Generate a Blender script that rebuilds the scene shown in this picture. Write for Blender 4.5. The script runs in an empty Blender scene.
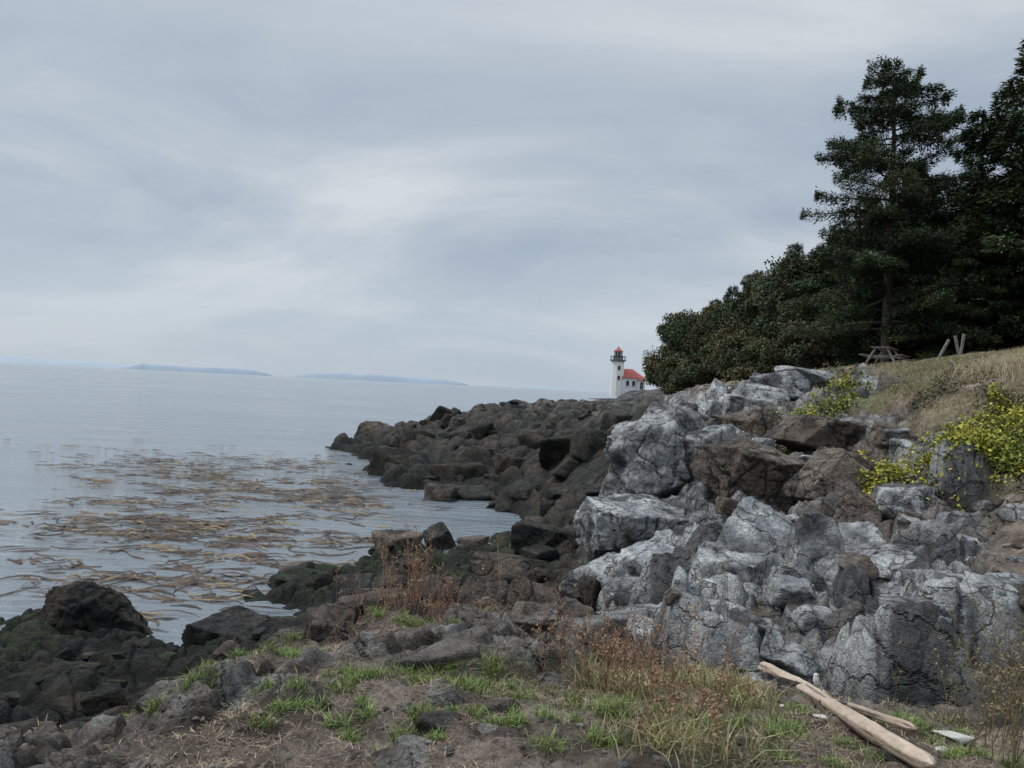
import bpy, math, numpy as np, bmesh
from mathutils import Matrix, Vector
rng=np.random.default_rng(7)
scene=bpy.context.scene
scene.view_settings.view_transform='Standard'
scene.view_settings.look='None'
scene.view_settings.exposure=0

# ---------------------------------------------------------------- noise
def hsh(ix,iy,iz,s):
    h=(ix.astype(np.int64)*374761393+iy.astype(np.int64)*668265263+iz.astype(np.int64)*2147483647+s*974634777)&0xFFFFFFFF
    h=((h^(h>>13))*1274126177)&0xFFFFFFFF
    h=((h^(h>>16))*2246822519)&0xFFFFFFFF
    return ((h^(h>>15))&0xFFFFFF)/float(0xFFFFFF)
def vn(x,y,z,s=0):
    ix=np.floor(x);iy=np.floor(y);iz=np.floor(z)
    fx=x-ix;fy=y-iy;fz=z-iz
    fx=fx*fx*(3-2*fx);fy=fy*fy*(3-2*fy);fz=fz*fz*(3-2*fz)
    r=0
    for a in (0,1):
        wx=fx if a else 1-fx
        for b in (0,1):
            wy=fy if b else 1-fy
            for c in (0,1):
                wz=fz if c else 1-fz
                r=r+hsh(ix+a,iy+b,iz+c,s)*wx*wy*wz
    return r*2-1
def vn2(x,y,s=0):
    ix=np.floor(x);iy=np.floor(y)
    fx=x-ix;fy=y-iy
    fx=fx*fx*(3-2*fx);fy=fy*fy*(3-2*fy)
    z=np.zeros_like(ix)
    return ((hsh(ix,iy,z,s)*(1-fx)+hsh(ix+1,iy,z,s)*fx)*(1-fy)+(hsh(ix,iy+1,z,s)*(1-fx)+hsh(ix+1,iy+1,z,s)*fx)*fy)*2-1
def fbm2(x,y,o=4,s=0,g=.5):
    r=0;a=1;t=0
    for i in range(o):
        r=r+a*vn2(x,y,s+i*17);t+=a;a*=g
        x,y=(x*.8-y*.6)*2.03+3.1,(x*.6+y*.8)*2.03+1.7
    return r/t
def billow(x,y,o=4,s=0,g=.45):
    r=0;a=1;t=0
    for i in range(o):
        r=r+a*(2*np.abs(vn2(x,y,s+i*17))-.6);t+=a;a*=g
        x,y=(x*.8-y*.6)*2.03+3.1,(x*.6+y*.8)*2.03+1.7
    return r/t
def fbm3(x,y,z,o=4,s=0,g=.5):
    r=0;a=1;t=0
    for i in range(o):
        r=r+a*vn(x,y,z,s+i*17);t+=a;a*=g
        x,y,z=x*2.03+3.1,y*2.03+1.7,z*2.03+.7
    return r/t
def worley2(x,y,s=0):
    ix=np.floor(x);iy=np.floor(y)
    f1=np.full(x.shape,9.);f2=np.full(x.shape,9.)
    cx=np.zeros_like(x);cy=np.zeros_like(x);ox=np.zeros_like(x);oy=np.zeros_like(x)
    z=np.zeros_like(ix)
    for a in (-1,0,1):
        for b in (-1,0,1):
            jx=ix+a;jy=iy+b
            px=jx+hsh(jx,jy,z,s);py=jy+hsh(jx,jy,z,s+5)
            dx=x-px;dy=y-py
            d=np.sqrt(dx*dx+dy*dy)
            n=d<f1
            f2=np.where(n,f1,np.minimum(f2,d))
            f1=np.where(n,d,f1)
            cx=np.where(n,jx,cx);cy=np.where(n,jy,cy);ox=np.where(n,dx,ox);oy=np.where(n,dy,oy)
    return f1,f2,hsh(cx,cy,z,s+9),hsh(cx,cy,z,s+10),hsh(cx,cy,z,s+11),ox,oy
def ss(a,b,x):
    t=np.clip((x-a)/(b-a),0,1);return t*t*(3-2*t)
def mix(a,b,t):
    return a+(b-a)*t[:,None]

# ---------------------------------------------------------------- mesh helper
def mk(name,V,F,mat,col=None,smooth=True,parent=None):
    V=np.asarray(V,dtype=np.float32);F=np.asarray(F,dtype=np.int32)
    me=bpy.data.meshes.new(name)
    k=F.shape[1]
    me.vertices.add(len(V));me.vertices.foreach_set('co',V.ravel())
    me.loops.add(F.size);me.loops.foreach_set('vertex_index',F.ravel())
    me.polygons.add(len(F))
    me.polygons.foreach_set('loop_start',np.arange(len(F),dtype=np.int32)*k)
    me.polygons.foreach_set('loop_total',np.full(len(F),k,dtype=np.int32))
    me.polygons.foreach_set('use_smooth',np.full(len(F),smooth,dtype=bool))
    me.update(calc_edges=True)
    if col is not None:
        c=np.ones((len(V),4),dtype=np.float32);c[:,:3]=np.clip(col,0,1)
        at=me.color_attributes.new('Col','FLOAT_COLOR','POINT')
        at.data.foreach_set('color',c.ravel())
    me.materials.append(mat)
    o=bpy.data.objects.new(name,me)
    scene.collection.objects.link(o)
    if parent: o.parent=parent
    return o
def empty(name,loc=(0,0,0)):
    e=bpy.data.objects.new(name,None);e.location=loc;scene.collection.objects.link(e);return e

# ---------------------------------------------------------------- materials
def newmat(name):
    m=bpy.data.materials.new(name);m.use_nodes=True
    nt=m.node_tree;b=nt.nodes['Principled BSDF']
    return m,nt,b
def N(nt,t,**k):
    n=nt.nodes.new(t)
    for a,v in k.items(): setattr(n,a,v)
    return n
def attr_mat(name,rough=.9,nscale=30,namt=.5,bump=.0,bscale=25,spec=.3):
    m,nt,b=newmat(name);L=nt.links
    a=N(nt,'ShaderNodeAttribute',attribute_name='Col')
    tc=N(nt,'ShaderNodeTexCoord')
    no=N(nt,'ShaderNodeTexNoise');no.inputs['Scale'].default_value=nscale;no.inputs['Detail'].default_value=2 if not bump else 6;no.inputs['Roughness'].default_value=.7
    L.new(tc.outputs['Object'],no.inputs['Vector'])
    mr=N(nt,'ShaderNodeMapRange');mr.inputs['From Min'].default_value=.25;mr.inputs['From Max'].default_value=.75
    mr.inputs['To Min'].default_value=1-namt;mr.inputs['To Max'].default_value=1+namt
    L.new(no.outputs[0],mr.inputs['Value'])
    vm=N(nt,'ShaderNodeVectorMath',operation='SCALE')
    L.new(a.outputs['Color'],vm.inputs[0]);L.new(mr.outputs[0],vm.inputs['Scale'])
    L.new(vm.outputs[0],b.inputs['Base Color'])
    b.inputs['Roughness'].default_value=rough
    b.inputs['Specular IOR Level'].default_value=spec
    if bump>0:
        n2=N(nt,'ShaderNodeTexNoise');n2.inputs['Scale'].default_value=bscale;n2.inputs['Detail'].default_value=6;n2.inputs['Roughness'].default_value=.65
        L.new(tc.outputs['Object'],n2.inputs['Vector'])
        bp=N(nt,'ShaderNodeBump');bp.inputs['Strength'].default_value=bump;bp.inputs['Distance'].default_value=.06
        L.new(n2.outputs[0],bp.inputs['Height']);L.new(bp.outputs[0],b.inputs['Normal'])
    return m
def rock_mat():
    m,nt,b=newmat('fractured_rock');L=nt.links
    a=N(nt,'ShaderNodeAttribute',attribute_name='Col')
    at=N(nt,'ShaderNodeAttribute',attribute_name='Rocky')
    tc=N(nt,'ShaderNodeTexCoord')
    def noise(s,d,r):
        n=N(nt,'ShaderNodeTexNoise');n.inputs['Scale'].default_value=s;n.inputs['Detail'].default_value=d;n.inputs['Roughness'].default_value=r
        L.new(tc.outputs['Object'],n.inputs['Vector']);return n
    def rng_(src,a0,a1,b0,b1):
        r=N(nt,'ShaderNodeMapRange')
        for k,v in zip(('From Min','From Max','To Min','To Max'),(a0,a1,b0,b1)): r.inputs[k].default_value=v
        L.new(src,r.inputs['Value']);return r.outputs[0]
    def mth(op,x,y):
        n=N(nt,'ShaderNodeMath',operation=op)
        for i,q in enumerate((x,y)):
            if isinstance(q,(int,float)): n.inputs[i].default_value=q
            else: L.new(q,n.inputs[i])
        return n.outputs[0]
    warp=noise(1.6,5,.6)
    ws=N(nt,'ShaderNodeVectorMath',operation='MULTIPLY_ADD');ws.inputs[1].default_value=(1.,1.,1.)
    L.new(warp.outputs['Color'],ws.inputs[0]);L.new(tc.outputs['Object'],ws.inputs[2])
    mp=N(nt,'ShaderNodeMapping');mp.inputs['Rotation'].default_value=(.5,.35,.3);mp.inputs['Scale'].default_value=(1,.6,1.5)
    L.new(ws.outputs[0],mp.inputs[0])
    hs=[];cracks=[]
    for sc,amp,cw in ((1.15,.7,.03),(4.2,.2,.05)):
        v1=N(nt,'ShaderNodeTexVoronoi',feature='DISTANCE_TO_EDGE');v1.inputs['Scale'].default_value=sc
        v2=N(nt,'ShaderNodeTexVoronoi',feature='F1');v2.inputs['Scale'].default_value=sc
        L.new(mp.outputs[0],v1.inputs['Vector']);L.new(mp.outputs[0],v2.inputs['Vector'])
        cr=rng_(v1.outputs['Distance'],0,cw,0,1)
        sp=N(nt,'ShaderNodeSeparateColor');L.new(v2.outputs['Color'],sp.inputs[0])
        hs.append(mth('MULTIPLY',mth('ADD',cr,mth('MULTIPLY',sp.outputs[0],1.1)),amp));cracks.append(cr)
    n2=noise(9,8,.7)
    h=mth('ADD',mth('MULTIPLY',mth('ADD',hs[0],hs[1]),at.outputs['Fac']),mth('MULTIPLY',n2.outputs[0],1.4))
    bp=N(nt,'ShaderNodeBump');bp.inputs['Strength'].default_value=1.;bp.inputs['Distance'].default_value=.11
    L.new(h,bp.inputs['Height']);L.new(bp.outputs[0],b.inputs['Normal'])
    n1=noise(8,6,.75);n4=noise(60,3,.6)
    k=mth('MULTIPLY',rng_(n1.outputs[0],.3,.7,.5,1.5),rng_(n4.outputs[0],.3,.7,.65,1.35))
    ck=mth('MULTIPLY',rng_(cracks[0],0,1,.42,1),rng_(cracks[1],0,1,.8,1))  # cracks darkened in the base colour, painting in deeper crevice shade
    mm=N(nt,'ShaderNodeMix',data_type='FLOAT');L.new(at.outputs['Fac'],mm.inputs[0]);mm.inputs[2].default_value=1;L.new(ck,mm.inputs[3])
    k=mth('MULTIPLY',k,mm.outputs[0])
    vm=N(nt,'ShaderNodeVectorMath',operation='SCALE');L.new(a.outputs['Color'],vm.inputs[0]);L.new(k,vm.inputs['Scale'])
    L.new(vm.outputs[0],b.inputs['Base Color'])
    b.inputs['Roughness'].default_value=.86;b.inputs['Specular IOR Level'].default_value=.3
    return m
def flat_mat(name,c,rough=.8,var=.2,scale=5):
    m,nt,b=newmat(name);L=nt.links
    tc=N(nt,'ShaderNodeTexCoord');no=N(nt,'ShaderNodeTexNoise');no.inputs['Scale'].default_value=scale;no.inputs['Detail'].default_value=4
    L.new(tc.outputs['Object'],no.inputs['Vector'])
    cr=N(nt,'ShaderNodeValToRGB')
    cr.color_ramp.elements[0].position=.3;cr.color_ramp.elements[1].position=.7
    cr.color_ramp.elements[0].color=(*[x*(1-var) for x in c],1);cr.color_ramp.elements[1].color=(*[min(1,x*(1+var)) for x in c],1)
    L.new(no.outputs[0],cr.inputs[0]);L.new(cr.outputs[0],b.inputs['Base Color'])
    b.inputs['Roughness'].default_value=rough
    return m
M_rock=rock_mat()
M_fol=attr_mat('foliage',.7,2,.3,0,spec=.25)
M_grass=attr_mat('grass_blades',.8,4,.3,0,spec=.2)
M_kelp=attr_mat('kelp',.6,4,.3,0,spec=.3)
M_bark=flat_mat('bark',(.09,.075,.065),.95,.4,12)
M_white=flat_mat('white_paint',(.80,.80,.78),.7,.04,1)
M_red=flat_mat('red_roof',(.34,.075,.06),.75,.12,2)
M_dark=flat_mat('dark_metal',(.07,.08,.085),.5,.2,2)
M_trim=flat_mat('grey_trim',(.35,.37,.37),.7,.1,2)
M_glass=flat_mat('window_glass',(.03,.04,.05),.15,.2,2)
M_wood=flat_mat('weathered_wood',(.22,.205,.19),.9,.3,8)

# ---------------------------------------------------------------- base relief
T=[(-1.6,[(.8,4.4),(2,4.0),(5,1.8),(8,.2),(12,-1.5),(40,-3)]),
(-.9,[(1,4.4),(3.3,3.9),(5,3.1),(9,1.1),(12,.6),(15,.1),(18,-.6),(25,-2),(60,-3)]),
(-.6,[(3.3,4.2),(4.2,3.95),(5,3.3),(7,1.9),(9,1.2),(12,.75),(15,.4),(17.5,.1),(19.5,-.5),(25,-1.8),(60,-3),(200,-4)]),
(-.4,[(1,4.4),(3.3,4.35),(5,3.98),(7,2.6),(10,1.3),(13,.75),(16,.25),(17.5,-.2),(22,-1.5),(40,-2.5),(100,-4)]),
(-.27,[(3.3,4.4),(5.6,3.98),(8,2.6),(11,1.4),(15,.85),(18,.4),(21,.2),(23.5,-.2),(27,-.9),(35,-2),(50,-1.8),(62,-1.5),(75,-2),(120,-4)]),
(-.2,[(38,-1.8),(44,-.8),(50,-.6),(60,0),(66,.5),(72,.1),(80,-1.2)]),
(-.14,[(3.3,4.4),(6,4.1),(8,3.2),(11,2.2),(15,1.4),(20,.9),(25,.4),(28.5,-.2),(31,-.9),(35,-1.4),(38.5,-.9),(42,.4),(48,.7),(60,1.4),(75,1.8),(88,1.0),(100,-1.5),(150,-4)]),
(-.07,[(31,-.6),(36,-1.1),(40,.2),(50,1.3),(62,2.2),(75,2.5),(95,2.0),(115,-1),(160,-4)]),
(-.01,[(1,4.4),(3.3,4.4),(6,4.05),(8,3.4),(11,2.4),(15,1.7),(20,1.1),(25,.6),(30,.1),(33,-.5),(36.5,-.6),(40,.4),(45,1.2),(55,2.3),(65,2.9),(75,3.2),(90,3.4),(110,2.8),(135,-1),(200,-4)]),
(.05,[(60,3.6),(80,3.9),(110,3.6),(140,2),(165,-1),(220,-4)]),
(.117,[(3.3,4.4),(5,4.1),(6.5,3.7),(9,3.0),(12,2.4),(15,2.0),(18,1.8),(22,2.0),(27,2.5),(33,3.2),(40,3.7),(50,4.1),(60,4.3),(75,4.4),(100,4.4),(150,4),(190,2.5),(215,0),(260,-2)]),
(.15,[(150,5),(190,6),(200,6.4),(214,6.5),(230,4),(300,-2)]),
(.165,[(27,4.2),(33,4.5),(40,4.5),(60,4.6),(90,4.7),(130,5.0),(180,6.0)]),
(.19,[(60,5.0),(100,5.3),(160,6),(200,6.6),(240,8),(330,2)]),
(.25,[(3.3,4.4),(5,4.1),(7,3.6),(9,3.3),(12,2.95),(16,2.95),(18.5,3.3),(21,4.5),(25,5.3),(30,5.8),(40,6.2),(60,6.8),(90,7.5),(150,9),(300,11)]),
(.38,[(3.3,4.4),(5,4.15),(7,3.55),(9,3.2),(12,3.25),(15,3.75),(18,4.2),(21,4.9),(25,6.1),(28,6.7),(35,7.4),(60,8),(100,10),(300,14)]),
(.51,[(3.3,4.4),(5,4.05),(7,3.45),(9,3.4),(12,3.8),(15,4.35),(18,5.3),(21,6.3),(25,7.1),(30,7.6),(40,8.3),(60,9),(150,14)]),
(.635,[(3.3,4.4),(5,3.95),(7,3.7),(9,3.95),(12,4.7),(15,5.5),(18,6.5),(21,7.1),(25,7.8),(30,8.3),(40,9.2),(60,10)]),
(.9,[(1,4.4),(3.3,4.45),(7,4.3),(12,5.6),(18,7.5),(25,8.9),(40,10),(90,13)]),
(1.6,[(1,4.5),(4,5),(8,6.2),(14,8),(40,12)])]
P=[]
for u,l in T:
    for y,z in l: P.append((u*y,y,z))
for r,z in ((.4,4.4),(2,4.45),(6,4.6),(20,5.5),(100,9)):
    P.append((r*.5,-r*.86,z));P.append((-r*.5,-r*.86,z*.9));P.append((r,-.1*r,z+.02*r))
P+= [(-20,-2,-1),(-60,-20,-3),(-8,-3,2)]
P=np.array(P)
def feat(X,Y):
    R=np.hypot(X,Y)+1e-3
    return np.stack([np.arctan2(X,Y)*3.2,np.log(R)],1)
Q=feat(P[:,0],P[:,1]);n=len(Q)
K=np.linalg.norm(Q[:,None]-Q[None],axis=2)
A=np.zeros((n+3,n+3));A[:n,:n]=K-np.eye(n)*.02;A[:n,n]=1;A[:n,n+1:]=Q;A[n,:n]=1;A[n+1:,:n]=Q.T
Wt=np.linalg.solve(A,np.concatenate([P[:,2],np.zeros(3)]))
def base_h(X,Y):
    out=np.empty(len(X))
    for i in range(0,len(X),60000):
        q=feat(X[i:i+60000],Y[i:i+60000])
        d=np.sqrt(np.maximum((q**2).sum(1)[:,None]+(Q**2).sum(1)[None]-2*q@Q.T,0))
        out[i:i+60000]=d@Wt[:n]+Wt[n]+q@Wt[n+1:]
    return out
def blocks(X,Y,sc,s,warp=.35,tx=.0,ty=.0,aspect=1.,rot=.5,slope=1.5,dome=.1,ew=.22,wo=3):
    wx=X/sc+warp*fbm2(X/sc*.9,Y/sc*.9,wo,s+50);wy=Y/sc+warp*fbm2(X/sc*.9+9,Y/sc*.9,wo,s+60)
    c,d=math.cos(rot),math.sin(rot)
    a,b=(wx*c+wy*d)*aspect,(-wx*d+wy*c)
    f1,f2,r0,r1,r2,ox,oy=worley2(a,b,s)
    e=f2-f1
    h=.45+(r0-.5)*1.0+ox*((r1-.5)*slope+tx)+oy*((r2-.5)*slope+ty)-dome*f1*f1
    t=np.clip(e/ew,0,1);prof=1-(1-t)**2.2
    return h*prof-.45,e,r0,r1
def terrain(X,Y):
    R=np.hypot(X,Y);ang=np.arctan2(X,Y)
    b=base_h(X,Y)
    n1=fbm2(X*.5,Y*.5,4,3);n2=fbm2(X*1.7,Y*1.7,4,23)
    up=np.maximum(ss(5.5,6.2,b+.5*n1)*ss(.42,.48,ang+.05*n1),ss(.52,.58,ang+.05*n1)*ss(9.3,10.5,R+n1))
    up=np.maximum(up,ss(30,36,R+3*n1)*ss(.2,.3,ang))
    far=ss(22,28,R+2*n1)*(1-ss(.17,.23,ang+.03*n1))
    edge=6.9+2.6*np.minimum(ang,0)-.9*ss(.15,.4,ang)
    mound=1-ss(-.35,.5,R-edge+.7*n1)
    gray=ss(.07,.13,ang+.04*n1)*(1-far)*(1-up)*(1-mound)
    low=1-ss(1.5,2.6,b+.5*n1)
    dark=np.maximum(far,low*(1-gray*.7))*(1-mound)
    h1,e1,ra,rb=blocks(X,Y,1.35,100,ty=.3,tx=-.3,aspect=1.25,rot=.6,slope=1.3,ew=.3)
    h2,e2,rc,rd=blocks(X,Y,.5,200,aspect=1.4,rot=.9,slope=1.3,ew=.3)
    h3,e3,re,rf=blocks(X,Y,5.2,300,warp=.25,ty=.25,tx=.2,aspect=1.3,rot=.9,slope=.9,dome=.5,ew=.5,wo=2)
    h4,e4,rg_,rh=blocks(X,Y,2.1,330,warp=.2,ty=.3,tx=.2,aspect=1.3,rot=.9,slope=1.0,dome=.7,ew=.5,wo=2)
    h5,e5,_,_=blocks(X,Y,.17,500,slope=1.5)
    hm,em,rm,_=blocks(X,Y,.7,400,tx=.15)
    hs,es,_,_=blocks(X,Y,.24,410,tx=.1)
    fs=ss(14,60,R);fn=1-ss(20,34,R)
    bl=billow(X*.28,Y*.24,3,701);bl2=billow(X*.9+5,Y*.8,3,711)
    d_g=.85*h1+.28*h2+.05*h5+.05*n2+.16*bl2
    d_f=((.4+.55*fs)*h3+(.3+.6*fs)*h4+(.3+.3*fs)*bl+.16*bl2+fn*.3*h1+(.10+.08*fn)*h2+.1)*(1-.45*ss(.08,.15,ang)*ss(30,60,R))
    outc=ss(-.06,.16,fbm2(X*.8,Y*.8,3,77)+.12*ss(-.15,-.4,ang)-.3*ss(.08,.22,ang))
    d_m=.07*n1+.06*n2+.05*fbm2(X*6,Y*6,4,5)+.022*fbm2(X*22,Y*22,3,15)+outc*(.2*hm+.08*hs+.03*h5+.12)
    d_u=.16*n1+.10*n2+ .06*fbm2(X*7,Y*7,4,6)
    rest=np.clip(1-gray-mound-up-dark,0,1)
    w=gray+mound+up+dark+rest+1e-6
    disp=(gray*d_g+mound*d_m+up*d_u+dark*d_f+rest*d_g*.8)/w
    disp*=1-ss(110,180,R)*.7
    disp*=np.where(R<2.0,.4,1)
    Z=b+disp
    rocky=np.clip((gray+dark*.8+rest+mound*outc)/w,0,1)
    fine=fbm2(X*6,Y*6,4,90);med=fbm2(X*2.2,Y*2.2,4,91)
    c=np.tile(np.array([.13,.105,.085]),(len(X),1))
    c=mix(c,np.array([.165,.125,.095]),ss(-.3,.3,med))
    gc=np.tile(np.array([.29,.298,.303]),(len(X),1))
    gc=mix(gc,np.array([.56,.565,.555]),ss(-.15,.3,.5*med+.7*(ra-.5)+.5*fine))
    gc=mix(gc,np.array([.10,.10,.102]),ss(.02,.22,fbm2(X*1.1+7,Y*1.1,4,92)+.3*fine)*.9)
    brn=np.exp(-((ang-.39)/.085)**2-((R-19)/3.0)**2)
    gc=mix(gc,np.array([.19,.145,.11]),np.clip(1.6*brn+.9*ss(.6,.85,rb)-.3,0,1)*.85)
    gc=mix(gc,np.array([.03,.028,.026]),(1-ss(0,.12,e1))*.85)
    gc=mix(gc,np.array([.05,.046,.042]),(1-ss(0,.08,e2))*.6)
    c=mix(c,gc,np.clip(gray,0,1))
    dc=np.tile(np.array([.043,.039,.035]),(len(X),1))
    dc=mix(dc,np.array([.085,.072,.058]),ss(.0,.5,med+.5*(rg_-.5)))
    dc=mix(dc,np.array([.105,.10,.095]),ss(.1,.6,fine+.6*(re-.5))*.6*ss(1,3,Z))
    dc=mix(dc,np.array([.21,.2,.18]),ss(3.2,5.0,Z+n1)*ss(-.1,.5,med+.3*n1)*.7)
    dc=mix(dc,np.array([.02,.018,.015]),1-ss(.1,1.7,Z+.4*n1))
    alg=(1-ss(.8,1.9,Z+.4*n1))*ss(-.2,.15,n1+.3*n2)*ss(14,17,R)*(1-ss(28,36,R))
    dc=mix(dc,np.array([.035,.052,.022]),alg*.75)
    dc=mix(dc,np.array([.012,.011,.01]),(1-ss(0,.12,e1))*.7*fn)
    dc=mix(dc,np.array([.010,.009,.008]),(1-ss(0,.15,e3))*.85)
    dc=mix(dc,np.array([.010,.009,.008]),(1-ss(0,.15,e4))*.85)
    c=mix(c,dc,np.clip(dark,0,1))
    sc=np.tile(np.array([.20,.155,.125]),(len(X),1))
    sc=mix(sc,np.array([.33,.27,.22]),ss(-.2,.5,fine+.4*med))
    sc=mix(sc,np.array([.075,.058,.042]),ss(.05,.4,fbm2(X*3.1,Y*3.1,4,93))*.8)
    scm=mix(sc,np.array([.18,.155,.135]),outc*.8)
    scm=mix(scm,np.array([.05,.045,.04]),outc*np.maximum(1-ss(0,.12,em),.6*(1-ss(0,.1,es)))*.9)
    scm=mix(scm,np.array([.35,.35,.335]),outc*ss(.15,.4,fine+.3*(rm-.5))*.6)
    gr=ss(.12,.4,fbm2(X*.9+4,Y*.9,4,94)+.1*med)*(1-outc*.7)
    scm=mix(scm,np.array([.11,.12,.045]),gr*.6)
    c=mix(c,scm,np.clip(mound,0,1))
    ucol=mix(sc,np.array([.29,.24,.15]),ss(-.1,.4,n1+.3*med)*ss(14,18,R))
    ucol=mix(ucol,np.array([.11,.13,.05]),ss(.0,.4,fbm2(X*.5+3,Y*.5,3,95))*.6*ss(11,18,R))
    c=mix(c,ucol,np.clip(up,0,1))
    return Z,c,dict(gray=gray,mound=mound,up=up,dark=dark,base=b,gr=gr,outc=outc,rocky=rocky)
def ground_z(x,y):
    x=np.atleast_1d(np.asarray(x,float));y=np.atleast_1d(np.asarray(y,float))
    return terrain(x,y)[0]

a1=np.linspace(-.68,.74,1050)
a0=np.linspace(-math.pi,-.68,90)[:-1];a2=np.linspace(.74,math.pi,90)[1:-1]
ANG=np.concatenate([a0,a1,a2])
LR=np.concatenate([np.linspace(math.log(.1),math.log(2.2),40)[:-1],np.linspace(math.log(2.2),math.log(110),1050),np.linspace(math.log(110),math.log(600),90)[1:]])
AA,RR=np.meshgrid(ANG,np.exp(LR))
X=(RR*np.sin(AA)).ravel();Y=(RR*np.cos(AA)).ravel()
Z,C,mk_=terrain(X,Y)
na,nr=len(ANG),len(LR)
ii=np.arange(nr-1)[:,None]*na;jj=np.arange(na)[None];j2=(jj+1)%na
F=np.stack([ii+jj,ii+na+jj,ii+na+j2,ii+j2],-1).reshape(-1,4)[:,::-1]
def set_rocky(o,v):
    at=o.data.attributes.new('Rocky','FLOAT','POINT')
    n_=len(o.data.vertices)
    at.data.foreach_set('value',np.broadcast_to(np.asarray(v,dtype=np.float32),(n_,)).copy())
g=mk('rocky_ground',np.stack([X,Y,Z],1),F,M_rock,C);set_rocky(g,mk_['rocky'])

# ---------------------------------------------------------------- boulders
ico={}
for lv in (2,4,5,6):
    bm=bmesh.new();bmesh.ops.create_icosphere(bm,subdivisions=lv,radius=1)
    ico[lv]=(np.array([v.co[:] for v in bm.verts]),np.array([[v.index for v in f.verts] for f in bm.faces]));bm.free()
PAL={'gray':([.30,.308,.312],[.56,.565,.555],[.09,.09,.092]),'dark':([.045,.041,.037],[.082,.071,.06],[.016,.016,.015]),
'mound':([.17,.15,.13],[.27,.255,.235],[.06,.05,.045]),'rust':([.10,.08,.063],[.15,.122,.10],[.035,.03,.026]),
'brown':([.18,.142,.112],[.25,.21,.175],[.06,.05,.042]),'green':([.026,.036,.018],[.045,.062,.028],[.013,.015,.011]),'kelpy':([.03,.026,.02],[.06,.05,.036],[.012,.011,.01])}
def boulder(c,s,pal,seed,lv=5,rz=0.,npl=9,rough=.03,crack=.06):
    r=np.random.default_rng(seed)
    D,Fc=ico[lv]
    M=Matrix.Rotation(r.uniform(-.45,.45),3,'X')@Matrix.Rotation(r.uniform(-.45,.45),3,'Y')@Matrix.Rotation(r.uniform(0,3),3,'Z')
    M=np.array(M)
    rad=np.full(len(D),1.35)
    pl=[]
    for k in range(3):
        for sg in (-1,1):
            nrm=M[:,k]*sg+r.normal(0,.16,3);pl.append((nrm/np.linalg.norm(nrm),r.uniform(.68,.88)))
    for k in range(npl):
        nrm=r.normal(size=3);nrm/=np.linalg.norm(nrm);pl.append((nrm,r.uniform(.74,1.0)))
    for nrm,d in pl:
        dn=D@nrm
        rad=np.where(dn>.05,np.minimum(rad,d/np.maximum(dn,.05)),rad)
    p=D*rad[:,None]
    sx=p*np.array(s)
    q=sx+(seed%97)*3.3
    sz=max(s)
    ns=fbm3(q[:,0]*1.6/sz,q[:,1]*1.6/sz,q[:,2]*1.6/sz,3,seed,.55)
    ns2=fbm3(q[:,0]*7/sz,q[:,1]*7/sz,q[:,2]*7/sz,3,seed+7,.6)
    l1=np.abs(fbm3(q[:,0]*1.1/sz,q[:,1]*1.1/sz,q[:,2]*1.9/sz,2,seed+31));l2=np.abs(fbm3(q[:,0]*1.5/sz+5,q[:,1]*1.5/sz,q[:,2]*.8/sz,2,seed+47))
    ck=np.maximum(1-ss(0,.03,l1),1-ss(0,.025,l2))
    stp=np.floor((ns+ns2*.3)*4)/4
    sx=sx*(1+rough*1.5*ns+rough*.8*ns2+.09*stp-crack*ck)[:,None]
    cr,sr=math.cos(rz),math.sin(rz)
    v=np.stack([sx[:,0]*cr-sx[:,1]*sr,sx[:,0]*sr+sx[:,1]*cr,sx[:,2]],1)+np.array(c)
    a,b,d=[np.array(t) for t in PAL[pal]]
    br=r.uniform(.8,1.15)
    col=np.tile(a*br,(len(v),1))
    n_=fbm3(v[:,0]*2.5,v[:,1]*2.5,v[:,2]*2.5,4,seed+3,.6)
    col=mix(col,b*br,ss(-.15,.25,n_))
    col=mix(col,d,ss(.06,.28,fbm3(v[:,0]*1.4+3,v[:,1]*1.4,v[:,2]*1.4,4,seed+13))*.85)
    col=mix(col,d*.5,ck*.8)
    return v,Fc,col
def merge(parts):
    V=[];F=[];C=[];o=0
    for p in parts:
        V.append(p[0]);F.append(p[1]+o);C.append(p[2]);o+=len(p[0])
    return np.concatenate(V),np.concatenate(F),np.concatenate(C)
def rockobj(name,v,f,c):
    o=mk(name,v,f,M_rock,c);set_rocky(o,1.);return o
named=[((3.9,20.6,4.2),(1.55,1.3,1.5),'gray',3,.3,5),
((3.0,18.3,2.7),(1.5,1.3,.95),'gray',5,.1,6),
((7.3,17.0,4.2),(1.25,1.0,.8),'brown',8,.4,6),
((5.75,18.2,4.25),(1.3,1.1,.8),'brown',9,.2,6),
((7.15,13.9,4.25),(.62,.55,.4),'gray',11,.3,6),
((6.45,14.2,3.95),(.5,.45,.42),'brown',12,.9,6),
((-9.4,17.4,.2),(1.25,1.05,1.1),'kelpy',14,0,18),
((-6.0,17.0,.15),(.9,.8,.62),'dark',15,.2,4),
((-3.6,25.8,.4),(.85,.8,.7),'brown',16,.5,6),
((-2.4,28.3,.25),(.7,.6,.6),'dark',17,.5,6),
((.1,20.2,1.15),(1.1,.8,.5),'rust',18,.2,5),
((1.2,22.5,1.5),(1.1,.8,.6),'dark',19,.5,5)]
for c,s,pal,sd,rz,npl in named:
    v,f,col=boulder(c,s,pal,sd,6 if s[0]>1 else 5,rz,npl,.09 if pal=='kelpy' else .03)
    rockobj('boulder',v,f,col)
parts=[]
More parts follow.
